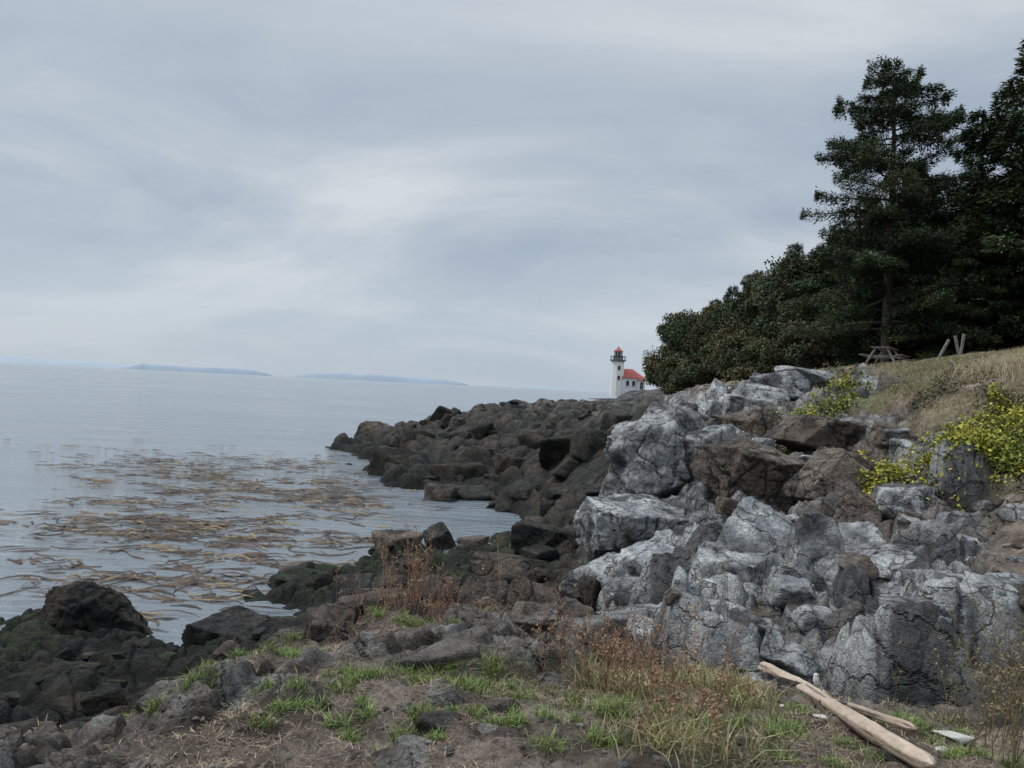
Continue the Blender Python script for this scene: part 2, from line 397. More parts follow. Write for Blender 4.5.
out=[(3.35,11.6,3.05,.75,.6,.65),(4.0,12.0,3.35,.7,.6,.75),(4.6,11.6,3.2,.6,.6,.85),(4.2,10.6,2.95,.55,.5,.75),(3.7,10.2,2.85,.6,.5,.6),(4.8,10.6,3.0,.5,.5,.7),
(3.0,10.6,2.75,.6,.5,.5),(5.3,11.2,3.1,.6,.5,.65),(5.1,9.8,3.0,.6,.5,.5),(4.4,9.3,3.0,.7,.5,.5),(2.9,13.9,2.7,.85,.6,.55),(2.3,13.2,2.4,.6,.5,.5),(3.8,13.8,2.9,.7,.6,.6),
(2.1,11.5,2.4,.7,.5,.4),(5.9,12.9,3.3,.8,.6,.5),(6.6,12.0,3.5,1.1,.7,.35),(6.9,10.9,3.6,1.0,.6,.35),(5.9,10.2,3.3,.8,.5,.4),(5.6,8.9,3.2,.7,.5,.35),(6.6,9.4,3.5,.8,.6,.3),
(3.6,8.6,3.0,.6,.5,.4),(2.6,9.3,2.8,.5,.4,.35),(4.5,8.0,3.1,.6,.45,.35),(5.3,7.6,3.2,.5,.4,.3),(2.2,16.2,1.9,.9,.7,.6),(5.1,19.8,4.3,.7,.6,.8),(8.2,25.6,6.0,.9,.8,.5),(9.3,26.5,6.5,1.0,.8,.45),(7.4,25,5.6,.8,.7,.5),(10.4,27.5,6.8,1.1,.8,.4),
(6.6,22.5,5.1,1.0,.8,.5),(5.3,23.3,5.1,.9,.7,.45),(8.2,20.3,5.1,1.2,.9,.5),(9.7,18.6,5.1,1.0,.8,.4),(9.3,17.4,4.9,.7,.5,.3),(5.3,25,5.2,.8,.7,.5),(3.9,22.8,4.3,.9,.7,.5),
(7.6,11.4,3.95,.7,.6,.25),(7.3,9.4,3.6,.6,.5,.25),(4.1,7.0,3.35,.4,.35,.28),(4.6,6.5,3.5,.38,.3,.25),(3.4,7.2,3.3,.4,.35,.28),(5.1,6.7,3.5,.45,.3,.25),(2.9,7.9,3.1,.4,.35,.3),(3.9,7.8,3.1,.45,.35,.3),(4.9,7.3,3.3,.4,.35,.3)]
for i,(x,y,z,a,b,c) in enumerate(out):
    pal='gray' if i not in (30,32,33) else 'brown'
    parts.append(boulder((x,y,z),(a*1.1,b*1.1,c*1.15),pal,100+i,5,rng.uniform(-.6,.6),5,.03,.06))
rockobj('gray_rock_outcrop',*merge(parts))
def scatter(name,nn,a0,a1,r0,r1,smin,smax,palf,seed,lift=.1,flt=.6):
    r=np.random.default_rng(seed);ps=[]
    an=r.uniform(a0,a1,nn);rr=np.exp(r.uniform(math.log(r0),math.log(r1),nn))
    x=rr*np.sin(an);y=rr*np.cos(an);z=ground_z(x,y)
    for i in range(nn):
        if z[i]<-.35: continue
        s=smin*(smax/smin)**(r.random()**1.6)
        ps.append(boulder((x[i],y[i],z[i]+lift*s),(s*r.uniform(.8,1.5),s*r.uniform(.7,1.1),s*r.uniform(.45,.75)*flt/.6),palf(an[i],rr[i],z[i],r),seed*1000+i,4,r.uniform(0,6),4,.03,.04))
    rockobj(name,*merge(ps))
def pf1(a,R,z,r):
    if z<1.0 and a<-.1: return r.choice(['green','green','dark','kelpy'])
    return r.choice(['dark','rust','dark','kelpy','dark','brown'])
scatter('shore_rocks',170,-.33,.13,13.5,30,.15,.7,pf1,1,.0)
scatter('tidal_rocks',70,-.62,-.3,9,17.5,.10,.38,lambda a,R,z,r:r.choice(['dark','kelpy','kelpy','green']),2,0)
scatter('headland_rocks',210,-.2,.14,37,100,.3,1.7,lambda a,R,z,r:r.choice(['dark','dark','kelpy','dark','rust']),3,-.2,.85)
scatter('slope_rocks',100,.12,.5,7.0,24,.12,.42,lambda a,R,z,r:r.choice(['gray','gray','gray','brown']),4)
scatter('bank_rocks',40,.5,.66,8.5,15,.06,.3,lambda a,R,z,r:r.choice(['gray','gray','mound']),6)
scatter('foreground_rocks',90,-.6,.6,3.2,7.5,.03,.17,lambda a,R,z,r:'mound',5,-.1)
fr=[(-1.55,6.6,.32),(.7,7.0,.34),(-.2,5.0,.22),(-.35,4.6,.16),(-1.75,4.2,.16),(.35,7.3,.3),(-2.6,5.0,.28),(-.05,5.6,.16),(-.25,3.9,.12),(.55,7.4,.3)]
rockobj('foreground_rocks',*merge([boulder((x,y,float(ground_z(x,y)[0])-.05),(s*1.2,s,s*.65),'mound',900+i,5,i,5) for i,(x,y,s) in enumerate(fr)]))

r=np.random.default_rng(51);D,Fc=ico[2];npb=5200
an=r.uniform(-.75,.75,npb);rr=np.exp(r.uniform(math.log(2.6),math.log(9),npb))
px=rr*np.sin(an);py=rr*np.cos(an);pz,_,mm=terrain(px,py)
kp=((mm['mound']+mm['up'])>.5)&(fbm2(px*1.5,py*1.5,3,88)+.3>r.random(npb)*.8);px,py,pz=px[kp],py[kp],pz[kp];k_=len(px)
sc_=.004+.016*r.random(k_)**3
sh=D[None]*(r.uniform(.6,1.4,(k_,1,3)))*(1+.35*r.normal(0,.5,(k_,len(D),1)))
sh[:,:,2]*=.6
V=sh*sc_[:,None,None]+np.stack([px,py,pz],1)[:,None]
F=(Fc[None]+(np.arange(k_)*len(D))[:,None,None]).reshape(-1,3)
pc=np.array([[.16,.13,.11],[.3,.27,.24],[.09,.075,.06],[.4,.38,.35]])[r.choice(4,k_,p=[.4,.25,.25,.1])]
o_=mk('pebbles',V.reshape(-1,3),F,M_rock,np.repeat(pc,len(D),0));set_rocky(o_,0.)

# ---------------------------------------------------------------- sea
m,nt,b=newmat('sea_water');L=nt.links
tc=N(nt,'ShaderNodeTexCoord')
mp=N(nt,'ShaderNodeMapping');mp.inputs['Scale'].default_value=(.6,1.5,1);mp.inputs['Rotation'].default_value=(0,0,.2)
L.new(tc.outputs['Object'],mp.inputs[0])
n1=N(nt,'ShaderNodeTexNoise');n1.inputs['Scale'].default_value=1.3;n1.inputs['Detail'].default_value=5;n1.inputs['Roughness'].default_value=.6
n2=N(nt,'ShaderNodeTexNoise');n2.inputs['Scale'].default_value=.14;n2.inputs['Detail'].default_value=4
L.new(mp.outputs[0],n1.inputs['Vector']);L.new(mp.outputs[0],n2.inputs['Vector'])
ad=N(nt,'ShaderNodeMath',operation='MULTIPLY_ADD');ad.inputs[1].default_value=3.
L.new(n2.outputs[0],ad.inputs[0]);L.new(n1.outputs[0],ad.inputs[2])
bp=N(nt,'ShaderNodeBump');bp.inputs['Distance'].default_value=.4
n3=N(nt,'ShaderNodeTexNoise');n3.inputs['Scale'].default_value=.035;n3.inputs['Detail'].default_value=3
L.new(tc.outputs['Object'],n3.inputs['Vector'])
mr=N(nt,'ShaderNodeMapRange');mr.inputs['From Min'].default_value=.35;mr.inputs['From Max'].default_value=.65;mr.inputs['To Min'].default_value=.35;mr.inputs['To Max'].default_value=1
L.new(n3.outputs[0],mr.inputs['Value']);L.new(mr.outputs[0],bp.inputs['Strength'])
L.new(ad.outputs[0],bp.inputs['Height']);L.new(bp.outputs[0],b.inputs['Normal'])
b.inputs['Base Color'].default_value=(.175,.205,.23,1);b.inputs['Roughness'].default_value=.08;b.inputs['IOR'].default_value=1.36
S=30000
mk('sea',[(-S,-S,0),(S,-S,0),(S,S,0),(-S,S,0)],[(0,1,2,3)],m)

# ---------------------------------------------------------------- kelp bed
r=np.random.default_rng(11);NK=42000
kx=r.uniform(-44,-1,NK);ky=r.uniform(16,66,NK)
den=fbm2(kx*.22,ky*.32,4,611);den2=fbm2(kx*.7,ky*1.5,3,612)
core=np.exp(-((kx+.345*ky)/(.22*ky))**4-((ky-40)/17)**4)
mid=np.exp(-((kx+10)/5.5)**2-((ky-24)/7)**2)
st=np.exp(-((ky-28.5-.1*(kx+18))/2.2)**2)*ss(-11,-17,kx)
dist=np.clip(34/ky,.45,1.)
keep=((core*.5+mid*.35+st*.6+(den*.9+den2*1.1)*(.3+core*.6+mid*.5+st*.5)-.16)*dist>r.random(NK)*1.35)
gz=ground_z(kx,ky);keep&=gz<-.05
kx,ky=kx[keep],ky[keep];nk=len(kx)
ln=r.uniform(.4,1.9,nk)*r.uniform(.35,1,nk);wd=r.uniform(.018,.055,nk)*(1+.01*ky);th=r.normal(0.1,.5,nk);cv=r.normal(0,1.5,nk)
V=[];seg=6
lift=np.where(r.random(nk)<.4,r.uniform(.02,.11,nk),.0)
for s in range(seg+1):
    t=s/seg-.5
    a=th+cv*t
    px=kx+np.cos(th)*ln*t-np.sin(th)*ln*cv*t*t*.5;py=ky+np.sin(th)*ln*t+np.cos(th)*ln*cv*t*t*.5
    w=wd*(1-abs(t)*1.6)+.004
    zz=.02+lift*(1-4*t*t)
    V.append(np.stack([px-np.sin(a)*w,py+np.cos(a)*w,zz+.03*r.random(nk)],1));V.append(np.stack([px+np.sin(a)*w,py-np.cos(a)*w,zz+.0*r.random(nk)],1))
V=np.stack(V,1)
o=np.arange(nk)[:,None]*(2*(seg+1))
F=np.concatenate([np.concatenate([o+2*s,o+2*s+1,o+2*s+3,o+2*s+2],1) for s in range(seg)])
kc=np.array([[.065,.04,.027],[.11,.072,.04],[.035,.024,.018],[.24,.17,.075]])[r.choice(4,nk,p=[.4,.26,.24,.10])]
mk('kelp_bed',V.reshape(-1,3),F,M_kelp,np.repeat(kc,2*(seg+1),0))

# ---------------------------------------------------------------- tubes / leaves
def tube(path,rad,sides=6):
    path=np.asarray(path,float);k=len(path)
    t=np.gradient(path,axis=0);t/=np.linalg.norm(t,axis=1)[:,None]+1e-9
    ref=np.where(np.abs(t[:,2:3])>.9,np.array([[1.,0,0]]),np.array([[0,0,1.]]))
    a=np.cross(t,ref);a/=np.linalg.norm(a,axis=1)[:,None]+1e-9;bb=np.cross(t,a)
    th=np.arange(sides)/sides*2*math.pi
    V=path[:,None]+(a[:,None]*np.cos(th)[None,:,None]+bb[:,None]*np.sin(th)[None,:,None])*np.asarray(rad)[:,None,None]
    i=np.arange(k-1)[:,None]*sides;j=np.arange(sides)[None];j2=(j+1)%sides
    F=np.stack([i+j,i+j2,i+sides+j2,i+sides+j],-1).reshape(-1,4)
    return V.reshape(-1,3),F
def quads(P,D,Nn,ln,wd):
    D=D/np.linalg.norm(D,axis=1)[:,None];s=np.cross(D,Nn);s/=np.linalg.norm(s,axis=1)[:,None]+1e-9
    w=s*wd[:,None];l=D*ln[:,None]
    V=np.stack([P,P+l*.45+w,P+l,P+l*.45-w],1)
    F=np.arange(len(P)*4).reshape(-1,4)
    return V.reshape(-1,3),F
def obj_parts(name,tr,lf,lfcol,parent_loc=(0,0,0)):
    e=empty(name,parent_loc)
    V=[];F=[];o=0
    for v,f in tr: V.append(v);F.append(f+o);o+=len(v)
    t=mk('trunk_and_limbs',np.concatenate(V),np.concatenate(F),M_bark);t.parent=e
    l=mk('needles' if 'fir' in name else 'leaves',lf[0],lf[1],M_fol,lfcol,smooth=False);l.parent=e
    return e,t,l
def fir_data(H,Rm,seed,z0=.12,open_=0.,nb=110,dens=1.,conic=.75,base=(.045,.070,.038),sparse_top=0.,sz=1.):
    r=np.random.default_rng(seed);tr=[]
    k=14;zz=np.linspace(0,H,k);wob=np.cumsum(r.normal(0,.05,(k,2)),0)*np.linspace(0,1,k)[:,None]
    ctr=np.stack([wob[:,0],wob[:,1],zz],1)
    tr.append(tube(ctr,.028*H*(1-zz/H)**.8*.6+.02,9))
    Ps=[];Ds=[];Cs=[]
    for i in range(nb):
        f=z0+(1-z0)*((i+r.random())/nb)
        if sparse_top and f>.45 and f<.93 and r.random()<sparse_top: continue
        z=f*H;az=i*2.4+r.normal(0,.5)
        pr=(min(1,(1-f)/(1-z0))**conic)*(.75+.25*min(1,(f-z0)/.15))
        Lb=Rm*pr*r.uniform(.55,1.12)+.25
        if open_>0 and r.random()<open_: Lb*=r.uniform(.3,.6)
        if open_>0 and r.random()<.16: Lb*=1.25
        c0=np.array([np.interp(z,zz,ctr[:,0]),np.interp(z,zz,ctr[:,1]),z])
        d=np.array([math.cos(az),math.sin(az),0]);rise=r.uniform(-.12,.25)+.35*f-.15
        ts=np.linspace(0,1,6)
        bend=r.uniform(.1,.3)
        path=c0+d*ts[:,None]*Lb+np.array([0,0,1])*((rise*ts-bend*ts**2+.12*ts**4)*Lb)[:,None]
        tr.append(tube(path,(.012*Lb+.012)*(1-ts*.85),4))
        m_=int((60+110*Lb*Lb**.35)*dens)
        t=r.random(m_)**.65*.85+.15
        nsp=max(4,int(Lb*5));sp=r.random(nsp);t=np.clip(np.where(r.random(m_)<.75,sp[r.integers(0,nsp,m_)]*.85+.15+r.normal(0,.03,m_),t),.08,1.03)
        side=np.array([-d[1],d[0],0]);wdt=(.34*Lb*(1.05-t)+.22)*np.sin(np.clip(t*3.3,0,math.pi/2))
        lat=r.uniform(-1,1,m_)*wdt
        p=np.stack([np.interp(t,ts,path[:,q]) for q in range(3)],1)+side*lat[:,None]+d*(.35*np.abs(lat))[:,None]
        p[:,2]+=r.normal(0,.12,m_)-.3*np.abs(lat)+.04
        dd=d*r.uniform(.3,1,m_)[:,None]+side*(np.sign(lat)*r.uniform(.1,1.1,m_))[:,None]+np.array([0,0,1])*r.normal(-.15,.4,m_)[:,None]
        Ps.append(p);Ds.append(dd)
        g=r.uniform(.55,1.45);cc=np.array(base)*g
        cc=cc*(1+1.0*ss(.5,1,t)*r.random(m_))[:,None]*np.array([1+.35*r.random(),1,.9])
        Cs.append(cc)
    Pp=np.concatenate(Ps);Dd=np.concatenate(Ds);Cc=np.concatenate(Cs)
    nn=r.normal(0,.45,Pp.shape)+np.array([0,0,1])
    ln=r.uniform(.12,.30,len(Pp))*sz;wd=r.uniform(.018,.05,len(Pp))*sz
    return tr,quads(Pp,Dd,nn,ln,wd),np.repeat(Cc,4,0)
def broad_data(H,Rm,seed,col=(.05,.06,.028),nl=26,per=1100,z0=.10):
    r=np.random.default_rng(seed);tr=[]
    Ps=[];Cs=[]
    for i in range(nl):
        f=r.random()**.8
        z=H*(z0+.78*f);rr=Rm*math.sqrt(max(.05,1-((f-.42)/.66)**2))*r.uniform(.35,.95);az=r.uniform(0,6.28)
        c=np.array([rr*math.cos(az),rr*math.sin(az),z]);s=Rm*r.uniform(.16,.36)
        ts=np.linspace(0,1,5)[:,None];st=np.array([0,0,z*.35])
        pth=st*(1-ts)+c*ts+np.array([0,0,.3])*np.sin(ts*3.14);tr.append(tube(pth,.09*(1-ts[:,0]*.8),5))
        m_=int(per*(s/1.0)**1.3)
        d=r.normal(size=(m_,3));d/=np.linalg.norm(d,axis=1)[:,None]
        q=fbm3(d[:,0]*1.7+i,d[:,1]*1.7,d[:,2]*1.7,2,seed+i)
        rad=s*(1+.9*q)*r.uniform(.5,1.15,m_)
        p=c+d*rad[:,None]*np.array([1.1,1.1,.75])
        Ps.append(p);g=r.uniform(.45,1.5)
        cc=np.array(col)*g*(.6+.8*r.random(m_))[:,None]*np.array([r.uniform(.85,1.3),1,1])
        Cs.append(cc)
    tr.append(tube([(0,0,0),(.1,0,H*.25),(0,.1,H*.5),(.1,.1,H*.8)],[.2,.16,.1,.03],8))
    P_=np.concatenate(Ps);Cc=np.concatenate(Cs)
    D=r.normal(size=P_.shape);nn=r.normal(size=P_.shape)
    return tr,quads(P_,D,nn,r.uniform(.12,.26,len(P_)),r.uniform(.05,.1,len(P_))),np.repeat(Cc,4,0)
def gz1(x,y): return float(ground_z(x,y)[0])
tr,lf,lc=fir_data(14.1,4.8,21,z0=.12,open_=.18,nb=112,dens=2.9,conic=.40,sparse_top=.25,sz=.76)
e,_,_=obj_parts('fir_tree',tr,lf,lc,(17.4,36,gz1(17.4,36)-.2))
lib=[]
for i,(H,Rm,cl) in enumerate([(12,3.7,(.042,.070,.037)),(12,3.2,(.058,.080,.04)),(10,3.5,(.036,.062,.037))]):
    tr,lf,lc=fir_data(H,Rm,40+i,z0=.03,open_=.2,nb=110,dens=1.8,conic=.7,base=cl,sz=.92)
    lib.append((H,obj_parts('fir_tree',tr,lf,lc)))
blib=[]
for i,(H,Rm,cl) in enumerate([(8.5,3.4,(.092,.10,.047)),(8.5,3.1,(.06,.082,.042)),(4,2.6,(.088,.095,.048))]):
    tr,lf,lc=broad_data(H,Rm,60+i,cl,nl=46 if i<2 else 30,per=1500)
    blib.append((H,obj_parts('madrone_tree' if i<2 else 'coastal_shrub',tr,lf,lc)))
used={}
def place(kind,i,x,y,h,name,parent=None,sx=1.):
    H,(e,t,l)=(lib if kind=='f' else blib)[i]
    key=(kind,i)
    if key not in used and parent is None:
        used[key]=1;ee=e
    else:
        ee=empty(name)
        for s in (t,l):
            d=bpy.data.objects.new(s.name.split('.')[0],s.data);scene.collection.objects.link(d);d.parent=ee
    s=h/H
    ee.location=(x,y,gz1(x,y)-.25);ee.scale=(s*sx,s*sx,s);ee.rotation_euler=(0,0,rng.uniform(0,6.28))
    if parent: ee.parent=parent
    return ee
for t in [('f',0,22.6,38,12.0,1.15),('f',1,24.0,36.5,14.8,1.2),('f',0,24.2,33.5,15.0,1.15),('f',2,25.6,32,15.5,1.1),('f',2,21.6,42,10.6,1.1),('f',0,19.9,42.5,8.8,1.2),
          ('f',1,21.4,47,10.8,1.1),('f',0,21.5,52,10.4,1.1),('f',2,26.5,30,14,1),('f',1,20.2,34.0,6.5,1.5),('f',2,19.2,39,7.0,1.3),('f',0,22.2,33.6,8,1.3)]:
    place(*t[:5],'fir_tree',None,t[5])
for t in [('b',1,21.2,56,9.5,1),('f',1,20.6,58,10.2,1.2),('b',0,21.9,65,9.2,1),('f',0,20.9,67,9.6,1.2),('f',2,22.3,72,9.8,1.2),('b',1,21.6,72,8.4,1),('f',1,21.2,76,9.6,1.2),('b',0,21.6,79,8.8,1),('f',0,21.6,84,9.4,1.1),('b',1,20.3,86,9.4,1.0),('b',0,19.4,90,9.6,.9),('b',2,18.8,88,5.2,1),('b',2,18.0,80,4.4,1),('b',2,17.6,72,4,1),('b',2,17.6,64,4,1),
          ('b',2,17.5,56,4,1),('b',2,17.8,49,3.6,1),('b',2,18.2,43,3.2,1.1),('b',2,19.2,38.5,3.0,1.1)]:
    place(*t[:5],'fir_tree' if t[0]=='f' else ('madrone_tree' if t[1]<2 else 'coastal_shrub'),None,t[5])
woods=empty('distant_trees')
for i in range(44):
    y=rng.uniform(34,120);x=24+rng.uniform(2,16)+max(0,(40-y))*.3+ .05*(y-60)
    k=rng.integers(0,3)
    if y<60: place('f',int(k),x,y,rng.uniform(9.5,12.5),'fir_tree',woods,1.2)
    else: place('b',int(k%2),x,y,rng.uniform(8,9.5)*(1 if x<30 else 1.1),'madrone_tree',woods,1.1)
for i in range(16):
    a=rng.uniform(.72,1.5);R_=rng.uniform(28,45)
    place('f',int(i%3),R_*math.sin(a),R_*math.cos(a),rng.uniform(11,14),'fir_tree',woods,1.2)
for i in range(14):
    y=rng.uniform(100,200);x=.225*y+rng.uniform(0,18)
    place('b',int(i%2),x,y,rng.uniform(6,8),'madrone_tree',woods,1.1)

# ---------------------------------------------------------------- grass
LOGA=np.array([2.07,6.15]);LOGB=np.array([1.84,3.22])
def logdist(x,y):
    p=np.stack([x,y],1);d=LOGB-LOGA;t=np.clip(((p-LOGA)@d)/(d@d),0,1)
    return np.linalg.norm(p-(LOGA+t[:,None]*d),axis=1)
def blades(name,x,y,z,h,w,lean,col,mat=M_grass,seed=1):
    r=np.random.default_rng(seed)
    k=(logdist(x,y)>.10)
    h=np.where(logdist(x,y)<.4,np.minimum(h,.06),h)
    x,y,z,h,w,lean,col=x[k],y[k],z[k],h[k],w[k],lean[k],col[k]
    n=len(x)
    a=r.uniform(0,6.28,n);dx,dy=np.cos(a),np.sin(a);b=r.uniform(0,6.28,n);sx,sy=np.cos(b)*w,np.sin(b)*w
    V=[]
    for t,ww in ((0,1),(.5,.8),(1,.08)):
        ox=dx*lean*h*t**1.7;oy=dy*lean*h*t**1.7;oz=h*t*(1-.35*lean*t)-.01
        V.append(np.stack([x+ox-sx*ww,y+oy-sy*ww,z+oz],1));V.append(np.stack([x+ox+sx*ww,y+oy+sy*ww,z+oz],1))
    V=np.stack(V,1);o=np.arange(n)[:,None]*6
    F=np.concatenate([np.concatenate([o,o+1,o+3,o+2],1),np.concatenate([o+2,o+3,o+5,o+4],1)])
    return mk(name,V.reshape(-1,3),F,mat,np.repeat(col,6,0),smooth=False)
def tufts(name,cent,per,spread,h0,h1,w,lean,c0,c1,seed):
    r=np.random.default_rng(seed);cent=np.array(cent,float)
    k=len(cent);n=k*per
    sc=np.repeat(cent[:,2] if cent.shape[1]>2 else np.ones(k),per)
    x=np.repeat(cent[:,0],per)+r.normal(0,spread,n)*sc;y=np.repeat(cent[:,1],per)+r.normal(0,spread,n)*sc
    z=ground_z(x,y)
    col=np.array(c0)+(np.array(c1)-np.array(c0))*r.random(n)[:,None]
    return blades(name,x,y,z,r.uniform(h0,h1,n)*np.sqrt(sc),w*r.uniform(.6,1.3,n),lean*r.uniform(.2,1.3,n),col,seed=seed)
green=[(-1.85,6.0,.7),(-1.6,4.95,1.1),(-1.95,4.6,1.0),(-1.35,4.7,1),(-2.2,4.5,.8),(-1.15,4.9,.9),(-.55,4.1,1.2),(-.35,4.2,1),(-.75,4.2,.8),(-.1,4.3,.9),(-.8,6.3,1),(-.6,6.2,1.1),(-.15,6.3,.9),(-.5,5.3,.6),
(-1.0,3.8,.8),(-1.6,4.0,.7),(.5,4.0,1),(.9,3.9,1.2),(1.2,4.0,1.2),(1.5,4.2,1.1),(1.2,4.6,1),(1.6,5.2,.9),(1.5,5.8,.9),(1.2,5.4,.9),(.3,3.6,1),(0,3.7,.8),(1.4,3.5,1.1),(2.7,5.4,.8),(1.0,4.9,.9),(2.6,6.2,.8),(2.3,3.9,.9),(2.4,4.4,.9),(2.2,3.5,.9),(-.3,3.5,.9),(-.7,3.6,.8)]
r=np.random.default_rng(15);gg=[]
for (x,y,s) in green:
    for k in range(5): gg.append((x+r.normal(0,.15*s),y+r.normal(0,.15*s),s*r.uniform(.25,.65)))
tufts('green_grass',gg,110,.07,.05,.14,.003,1.0,(.09,.14,.035),(.25,.30,.11),1)
r=np.random.default_rng(5)
cx=r.uniform(-3.6,3.6,700);cy=r.uniform(2.8,7.2,700)
_,_,mm=terrain(cx,cy);kp=(mm['mound']>.6)&(mm['gr']>.35)&(mm['outc']<.5)
tufts('short_grass',np.stack([cx,cy,np.full(700,.5)],1)[kp],50,.07,.03,.07,.003,1.1,(.10,.13,.04),(.28,.26,.12),2)
cx=r.uniform(-4,4,2600);cy=r.uniform(2.5,7.5,2600)
_,_,mm=terrain(cx,cy);kp=(mm['mound']>.5)&(mm['outc']<.7)&(fbm2(cx*1.3,cy*1.3,3,55)>-.3)
tufts('dry_grass',np.stack([cx,cy,np.full(2600,.8)],1)[kp],42,.11,.02,.065,.0022,1.8,(.17,.12,.08),(.48,.39,.27),3)
cx=r.uniform(.5,1.7,36);cy=r.uniform(3.3,5.6,36)
tufts('long_dry_grass',np.stack([cx,cy,np.full(36,1.)],1),60,.1,.1,.24,.003,.9,(.16,.15,.06),(.46,.40,.22),8)
nn=4600
an=r.uniform(.44,.72,nn);rr=np.exp(r.uniform(math.log(9.5),math.log(34),nn));cx=rr*np.sin(an);cy=rr*np.cos(an)
_,_,mm=terrain(cx,cy);kp=(mm['up']>.6)&(fbm2(cx*.5,cy*.5,3,71)+.6*ss(13,22,rr)-.38>0)
tufts('meadow_grass',np.stack([cx,cy,np.full(nn,1.6)],1)[kp],24,.12,.04,.15,.006,.9,(.14,.14,.06),(.42,.35,.21),4)
cg=[(x_,y_,3.) for x_,y_ in zip(r.uniform(12.6,16.5,80),r.uniform(18.5,22,80))]
tufts('tall_dry_grass',cg,110,.1,.15,.36,.006,.7,(.34,.28,.17),(.60,.52,.36),6)

# ---------------------------------------------------------------- creeping shrubs
def leafpatch(name,blobs,per,lsz,c0,c1,seed):
    r=np.random.default_rng(seed);P_=[];C_=[]
    for (x,y,sx,sy,h) in blobs:
        nb=r.integers(9,14)
        for k in range(nb):
            bx=x+r.normal(0,sx*.6);by=y+r.normal(0,sy*.6);bs=r.uniform(.08,.26)
            n_=int(per/nb)
            px=bx+r.normal(0,bs,n_);py=by+r.normal(0,bs,n_);g=ground_z(px,py)
            d=np.exp(-((px-bx)**2+(py-by)**2)/(2*bs*bs)*.6)
            hh=h*r.uniform(.5,1.5)
            pz=g+hh*d*r.uniform(.1,1,n_)
            P_.append(np.stack([px,py,pz],1));gg=r.random()
            C_.append((np.array(c0)+(np.array(c1)-np.array(c0))*np.clip(gg+r.normal(0,.25,n_),0,1)[:,None]))
    P_=np.concatenate(P_);C_=np.concatenate(C_)
    q=quads(P_,r.normal(size=P_.shape)+[0,0,.2],r.normal(0,.6,P_.shape)+[0,0,1],r.uniform(.6,1.3,len(P_))*lsz,r.uniform(.25,.4,len(P_))*lsz)
    mk(name,q[0],q[1],M_fol,np.repeat(C_,4,0),smooth=False)
leafpatch('snowberry_shrub',[(8.6,15.2,.7,.6,.5),(9.2,14.6,.7,.6,.5),(8.0,15.8,.6,.4,.45),(9.0,13.6,.7,.5,.5),(8.3,14.3,.5,.3,.45),(10.3,14.8,.6,.5,.4),(10.0,15.8,.6,.5,.3),(7.8,16.6,.5,.4,.4),(8.3,13.4,.4,.3,.4),(8.8,12.8,.5,.4,.35),(8.6,14.6,.6,.4,.5)],1200,.085,(.08,.12,.025),(.48,.44,.07),1)
leafpatch('snowberry_shrub',[(8.6,21.8,.6,.4,.35),(9.4,22.5,.6,.4,.35),(8.0,21.3,.4,.3,.3),(10.2,23.5,.6,.4,.35)],900,.10,(.09,.13,.03),(.43,.40,.08),2)
leafpatch('mixed_brush',[(9.2,15.6,1.0,.8,.35),(10.2,13.6,.8,.6,.3),(10.8,17,1,.8,.35),(12,21,1.2,1,.3),(11,20,1,1,.3),(10.5,27,1.3,.6,.4),(12.5,29,1.3,.6,.4),(8,29.5,1,.5,.4),(8.6,11.8,.5,.4,.12),(8.2,10.6,.5,.4,.1)],900,.075,(.06,.07,.035),(.20,.16,.09),3)

# ---------------------------------------------------------------- dead weeds
M_weed=attr_mat('dead_stalks',.9,5,.3,0,spec=.1)
def weeds(name,cl,seed,c0=(.16,.08,.045),c1=(.30,.19,.11)):
    r=np.random.default_rng(seed);V=[];F=[];C=[];o=0
    LP=[];LC=[]
    for (cx,cy,nst,h,sp) in cl:
        xs=cx+r.normal(0,sp,nst);ys=cy+r.normal(0,sp,nst);zs=ground_z(xs,ys)
        for i in range(nst):
            hh=h*r.uniform(.45,1.15);a=r.uniform(0,6.28);ln=r.uniform(.05,.5)
            ts=np.linspace(0,1,5);d=np.array([math.cos(a),math.sin(a),0])
            p=np.array([xs[i],ys[i],zs[i]-.02])+d*(ln*hh*ts**1.5)[:,None]+np.array([0,0,1])*(hh*ts)[:,None]+r.normal(0,.012,(5,3))
            c=np.array(c0)+(np.array(c1)-np.array(c0))*r.random()
            v,f=tube(p,.0028*(1-ts*.7)*(1+h*.3),3);V.append(v);F.append(f+o);o+=len(v);C.append(np.tile(c,(len(v),1)))
            for b in range(r.integers(3,8)):
                t0=r.uniform(.35,.97);q=np.array([np.interp(t0,ts,p[:,k]) for k in range(3)])
                aa=r.uniform(0,6.28);bl=hh*r.uniform(.08,.28)*(1.2-t0*.5)
                dd=np.array([math.cos(aa)*.7,math.sin(aa)*.7,r.uniform(.4,1.1)])
                tt=np.linspace(0,1,3)[:,None];pp=q+dd*tt*bl+np.array([0,0,1])*tt**2*bl*.2
                v,f=tube(pp,.0016*(1.2-tt[:,0]),3);V.append(v);F.append(f+o);o+=len(v);C.append(np.tile(c*.9,(len(v),1)))
                m_=int(r.integers(3,9));tk=r.uniform(.4,1.05,m_)[:,None]
                LP.append(q+dd*tk*bl+r.normal(0,.008,(m_,3)));LC.append(np.tile(c*r.uniform(.7,1.3),(m_,1)))
    LP=np.concatenate(LP);LC=np.concatenate(LC)
    qv,qf=quads(LP,r.normal(size=LP.shape),r.normal(size=LP.shape),r.uniform(.01,.026,len(LP)),r.uniform(.003,.007,len(LP)))
    V.append(qv);F.append(qf+o);C.append(np.repeat(LC,4,0))
    mk(name,np.concatenate(V),np.concatenate(F),M_weed,np.concatenate(C))
